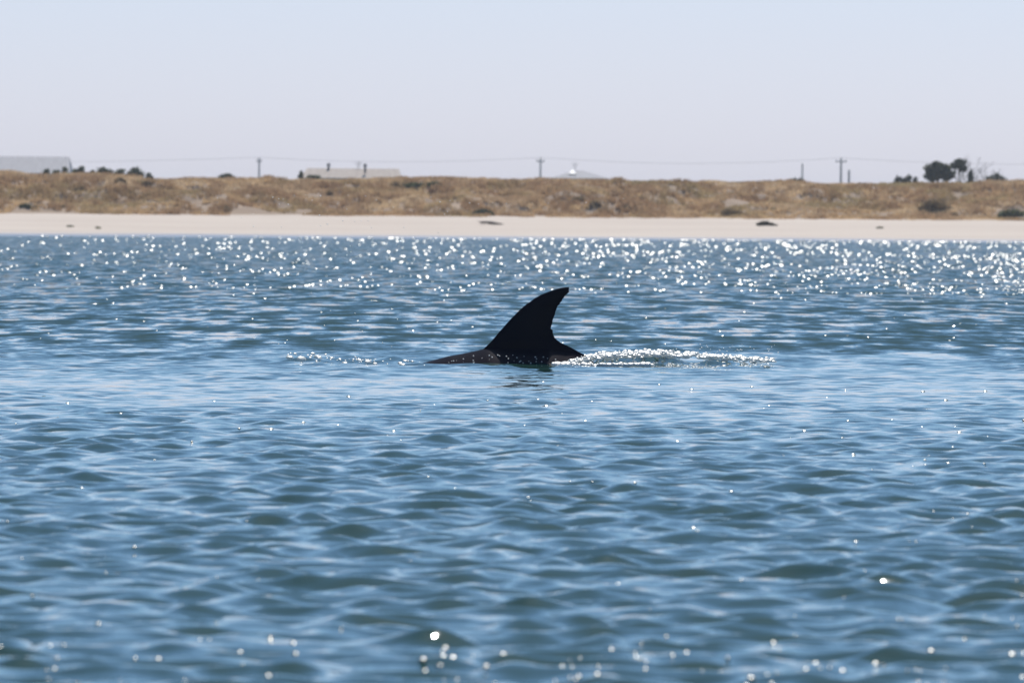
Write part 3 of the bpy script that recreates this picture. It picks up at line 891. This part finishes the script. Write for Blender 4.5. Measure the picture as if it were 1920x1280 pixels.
def blade(outline, thick, xf):
    """flat tapering flipper from an outline, for the limbs below the water"""
    bm = bmesh.new()
    c = Vector((sum(p[0] for p in outline)/len(outline), sum(p[1] for p in outline)/len(outline), 0))
    rim = [bm.verts.new(xf(Vector((p[0], p[1], 0)))) for p in outline]
    up = [bm.verts.new(xf(c.lerp(Vector((p[0], p[1], 0)), .6)+Vector((0, 0, thick)))) for p in outline]
    dn = [bm.verts.new(xf(c.lerp(Vector((p[0], p[1], 0)), .6)-Vector((0, 0, thick)))) for p in outline]
    n = len(outline)
    for k in range(n):
        j = (k+1) % n
        bm.faces.new((rim[k], rim[j], up[j], up[k])); bm.faces.new((rim[j], rim[k], dn[k], dn[j]))
    bm.faces.new(up); bm.faces.new(dn[::-1])
    bmesh.ops.recalc_face_normals(bm, faces=bm.faces)
    me = bpy.data.meshes.new('blade'); bm.to_mesh(me); bm.free()
    o = bpy.data.objects.new('blade', me); COL.objects.link(o); return o
adds = [fin]
for sgn in (-1, 1):
    adds.append(blade([(-.10, .0), (.16, .0), (.20, .16), (.30, .38), (.22, .36), (.06, .2)], .018,
                      lambda v, s=sgn: Vector((-1.02+v.x, s*(.10+v.y), -.62-.5*v.y+v.z))))
adds.append(blade([(-.22, 0), (-.12, .05), (.0, .16), (.17, .36), (.13, .2), (.09, .0), (.13, -.2), (.17, -.36), (0, -.16), (-.12, -.05)], .022,
                  lambda v: Vector((P2(1440, 812)[0]+v.x*1.2, v.y, P2(1440, 812)[1]-v.x*.5+v.z))))
for a in adds:
    md = body.modifiers.new('u', 'BOOLEAN'); md.operation = 'UNION'; md.object = a; md.solver = 'EXACT'
dg = bpy.context.evaluated_depsgraph_get()
dg.update()
nm = bpy.data.meshes.new_from_object(body.evaluated_get(dg))
body.modifiers.clear(); old = body.data; body.data = nm; nm.name = 'body'
for p in nm.polygons: p.use_smooth = True
nm.materials.clear(); nm.materials.append(M_dol)
for a in adds: bpy.data.objects.remove(a)
body.parent = dol
print('dolphin faces', len(nm.polygons))

# ------------------------------------------------------------------ sun glint caps, foam, droplets
def unit_ball(n=10, m=6, full=False):
    V = []; F = []
    lo = -math.pi/2 if full else -0.35
    for j in range(m+1):
        ph = lo + (math.pi/2-lo)*j/m
        for i in range(n):
            a = 2*math.pi*i/n
            V.append((math.cos(a)*math.cos(ph), math.sin(a)*math.cos(ph), math.sin(ph)))
    for j in range(m):
        for i in range(n):
            F.append((j*n+i, j*n+(i+1) % n, (j+1)*n+(i+1) % n, (j+1)*n+i))
    return np.array(V), np.array(F)

def scatter_balls(name, P, S, yaw, m, full=False, n=10, mm=6):
    Vb, Fb = unit_ball(n, mm, full)
    N = len(P); nb = len(Vb)
    v = Vb[None]*S[:, None, :]
    c, s_ = np.cos(yaw)[:, None], np.sin(yaw)[:, None]
    x = v[..., 0]*c - v[..., 1]*s_; y = v[..., 0]*s_ + v[..., 1]*c
    V = np.stack([x, y, v[..., 2]], -1) + P[:, None, :]
    F = (Fb[None] + (np.arange(N)*nb)[:, None, None]).reshape(-1, 4)
    o = mesh_np(name, V.reshape(-1, 3), F, m, True)
    return o


VIEW_N = (Vector((0, -1, 0.02)).normalized() + SUN_DIR).normalized()      # normal that mirrors the sun to the camera
def scatter_facets(name, P, R, half, m, gen, jit=.035, wx=1.4, parent=None):
    """added glint caps, curved (radius R) around the slope that flashes sun at the camera, closed down to the water"""
    nr, ns = 3, 8
    N = len(P); n0 = np.array(VIEW_N)[None] + gen.normal(0, jit, (N, 3)); n0 /= np.linalg.norm(n0, axis=1, keepdims=True)
    ax = np.cross(n0, [0, 0, 1.0]); ax /= np.linalg.norm(ax, axis=1, keepdims=True)
    ay = np.cross(n0, ax)
    cols = [np.zeros((N, 3))]
    def cap(a, t):
        d = ax*(math.cos(t)*math.sin(a)) + ay*(math.sin(t)*math.sin(a)) + n0*(math.cos(a)-math.cos(0))
        return d*R[:, None]
    for r in range(1, nr+1):
        for k in range(ns):
            t = 2*math.pi*k/ns; d = cap(half*r/nr, t)
            d = d + ax*(math.cos(t)*math.sin(half*r/nr))*R[:, None]*(wx-1)
            cols.append(d)
    for k in range(ns):                       # skirt, spreading back down into the sea
        t = 2*math.pi*k/ns; d = cap(half, t)*1.25 + ax*(math.cos(t)*math.sin(half))*R[:, None]*(wx-1)
        d[:, 2] -= R*math.sin(half)*.55; cols.append(d)
    Vl = np.stack(cols, 1) + P[:, None, :]
    nb = Vl.shape[1]
    F = []
    for k in range(ns): F.append((0, 1+k, 1+(k+1) % ns, 0))
    for r in range(nr):
        for k in range(ns):
            a = 1+r*ns+k; b = 1+r*ns+(k+1) % ns
            F.append((a, a+ns, b+ns, b))
    tri = np.array([f[:3] for f in F[:ns]]); quad = np.array(F[ns:])
    q2 = np.concatenate([tri, quad[:, [0, 1, 2]], quad[:, [0, 2, 3]]])
    FF = (q2[None] + (np.arange(N)*nb)[:, None, None]).reshape(-1, 3)
    return mesh_np(name, Vl.reshape(-1, 3), FF, m, True)

g = np.random.default_rng(99)
def glints(n, y0, y1, power, size0, bias=0.0, sig=.45, clump=0.0):
    """glint caps spread over the sea between two distances, density ~ y^-power per metre of distance and per width of view"""
    u_ = g.uniform(0, 1, n*4)
    if abs(power-1) < 1e-6: y = y0*(y1/y0)**u_
    else: y = (y0**(1-power) + u_*(y1**(1-power)-y0**(1-power)))**(1/(1-power))
    t = g.uniform(-1.5, 1.5, n*4)
    x = t*y*0.0605
    pr = np.exp(bias*t)/math.exp(abs(bias)*1.5)
    if clump: pr *= np.clip(.5+1.6*vnoise(x/(y*.0045)+7, np.log(y)*34, 300)*clump, 0.02, 1)
    k = g.uniform(0, 1, n*4) < pr*1.4
    x, y = x[k][:n], y[k][:n]
    s = size0*(y/300.0)*np.exp(np.clip(g.normal(0, sig, len(y)), -1, .5))
    # on the camera side of a crest: try a few spots near by, keep the highest
    best = sea_z(x, y); by = y.copy()
    for q in range(5):
        yy = y + g.uniform(-.6, .6, len(y))*np.clip(y/60, .2, 1.5)
        zz = sea_z(x, yy); b = zz > best
        best = np.where(b, zz, best); by = np.where(b, yy, by)
    P = np.stack([x, by, best + s*.05], -1)
    return P, s
sets = [glints(2700, 88, 640, 1.6, .225, .75, .50, 1.0),
        glints(110, 46, 90, 1.0, .16, .3, .5, .6),
        glints(260, 14, 36, 1.0, .19, .8, .5, .8),
        glints(200, 9.5, 13.8, 1.0, .28, .5, .45, 1.0),
        glints(110, 11.5, 12.5, 1.0, .36, .6, .45, 1.4)]
# added caps for the strip of glitter where the ripples run out on the sand
n = 900
t = g.uniform(-1.4, 1.4, n); k = g.uniform(0, 1, n) < .12 + .88/(1+np.exp(-(t-.15)*3.2)); t = t[k]
yy = g.uniform(Y_SHORE-26, Y_SHORE+1.0, len(t)); s = .40*np.exp(g.normal(0, .45, len(t)))
sets.append((np.stack([t*yy*.06, yy, np.full(len(t), .06)], -1), s))
P = np.concatenate([q[0] for q in sets]); S = np.concatenate([q[1] for q in sets])
wl = scatter_facets('sun_glint_caps', P, S, math.radians(9), M_glint, g)  # caps added and tilted to make the sun glints on the sea
tag(wl, 'tiny added caps making the sun glints all over the sea', 'glint caps', kind='stuff')

def px2x(px): return (px-960)/400.0
def foam_band(ctrl, n, spread, size, sig=.45):
    """ctrl: list of (px, py, weight) along the wake"""
    c = np.array(ctrl, float); t = g.uniform(0, 1, n)
    w = np.cumsum(np.concatenate([[0], (c[1:, 2]+c[:-1, 2])/2*np.hypot(np.diff(c[:, 0]), np.diff(c[:, 1]))])); w /= w[-1]
    px = np.interp(t, w, c[:, 0]); py = np.interp(t, w, c[:, 1])
    px = px + g.normal(0, 2.5, n); py = py + g.normal(0, 1, n)*spread
    out = []
    for a, b in zip(px, py):
        Y = 39.6 + 1.1*g.uniform() if b < 682 else 39.4
        p = at(a, b, Y); p.z = max(p.z, 0.0); out.append(p[:])
    s = size*np.exp(g.normal(0, sig, n))
    return np.array(out), np.stack([s*g.uniform(1, 1.8, n), s, s*g.uniform(.6, 1, n)], -1), g.uniform(0, 3, n)
fb = [foam_band([(1035, 684, .9), (1070, 680, 1), (1100, 672, 1.4), (1130, 667, 1.8), (1170, 665, 2), (1210, 663, 2), (1245, 662, 1.8), (1272, 667, .9)], 2600, 2.3, .0030),
      foam_band([(1272, 665, .25), (1300, 664, .7), (1320, 668, 1.1), (1360, 670, 1), (1400, 673, .7), (1450, 677, .4)], 600, 2.0, .0030),
      foam_band([(1040, 684, 1), (1100, 685, .9), (1150, 684, .8), (1225, 682, .8)], 500, 1.4, .003),
      foam_band([(530, 660, .5), (546, 665, 1.2), (590, 670, .8), (640, 673, .8), (690, 677, 1.2), (750, 678, .7), (793, 680, .4)], 280, 3.0, .0029, .5)]
P = np.concatenate([q[0] for q in fb]); S = np.concatenate([q[1] for q in fb]); yw = np.concatenate([q[2] for q in fb])
kl = P[:, 0] < px2x(900)
ol = scatter_facets('wake_glint_caps', P[kl][::3] + np.array([0, -.01, .002]), np.exp(g.normal(0, .55, len(P[kl][::3])))*.017, math.radians(12), M_foam_glint, g, .05)  # added white caps stand in for sun flashes, no foam here
tag(ol, 'added caps for scattered sun flashes on the ripple ahead of the dolphin at left', 'glint caps', kind='stuff')
kb = (g.uniform(0, 1, len(P)) < .17) & (P[:, 0] > px2x(900))
o = scatter_balls('splash_foam', P[kb], S[kb], yw[kb], M_foam_glint, True, 8, 5)
k = (g.uniform(0, 1, len(P)) < .60) & (P[:, 0] > px2x(900))
Pk = P[k]
o2 = scatter_facets('splash_glint_caps', Pk + np.array([0, -.012, .004]), np.exp(g.normal(0, .4, len(Pk)))*.023, math.radians(13), M_foam_glint, g, .05)  # caps added among the foam to flash the sun at the camera
tag(o2, 'added caps for sun flashes on the broken water of the splash beside the dolphin', 'glint caps', kind='stuff')
tag(o, 'white foam and splashing drops trailing along the water beside the dolphin', 'foam', kind='stuff')

# spray drops hanging in the air and beads of water on the skin
dp = []; ds = []
for _ in range(95):
    a = g.uniform(0, 1)
    px = 640 + g.normal(0, 170); py = 365 + abs(g.normal(0, 32)) if a < .55 else g.uniform(400, 672)
    if a >= .55: px = 660 + g.normal(0, 90)
    dp.append(at(px, py, 39.3 + g.uniform(0, 1.5))[:]); ds.append(.0016*math.exp(g.normal(0, .35)))
for _ in range(42):
    px = g.uniform(830, 1110); py = g.uniform(664, 684)
    w, h = body_r(px); zt = np.interp(px, tx, ty)
    top = P2(px, zt); q = P2(px, py)
    dz = top[1]-q[1]
    if dz < .004 or dz > .3: continue
    sa_ = 1 - dz/h; y_ = -w*math.sqrt(max(0, 1-sa_*sa_))
    dp.append((O0.x+q[0], FIN_Y+y_-.001, O0.z+q[1])); ds.append(.0020*math.exp(g.normal(0, .4)))
for _ in range(45):
    q = at(g.uniform(1240, 1460), 655 + g.normal(0, 6), 40.2); dp.append(q[:]); ds.append(.0018*math.exp(g.normal(0, .4)))
dp = np.array(dp); ds = np.array(ds)
o = scatter_facets('spray_droplets', dp, np.minimum(ds*3.6, .0085), math.radians(20), M_foam_glint, g, .05, 1.0)
tag(o, 'tiny spray drops hanging in the air and beading on the dark back', 'droplets', kind='stuff')

# ------------------------------------------------------------------ sea air
bm = bmesh.new(); bm_box(bm, -32000, 32000, -500, 32000, -8, 24)
me = bpy.data.meshes.new('haze'); bm.normal_update(); bm.to_mesh(me); bm.free()
mh = bpy.data.materials.new('sea_haze'); mh.use_nodes = True
nh = mh.node_tree; nh.nodes.clear()
oh = nh.nodes.new('ShaderNodeOutputMaterial'); vh = nh.nodes.new('ShaderNodeVolumePrincipled')
vh.inputs['Color'].default_value = (.86, .90, .96, 1); vh.inputs['Density'].default_value = 0.00011; vh.inputs['Anisotropy'].default_value = 0.2
nh.links.new(vh.outputs[0], oh.inputs['Volume'])
me.materials.append(mh)
hz = bpy.data.objects.new('haze', me); COL.objects.link(hz)
tag(hz, 'thin pale sea haze softening the far dunes and trees', 'haze', kind='stuff')
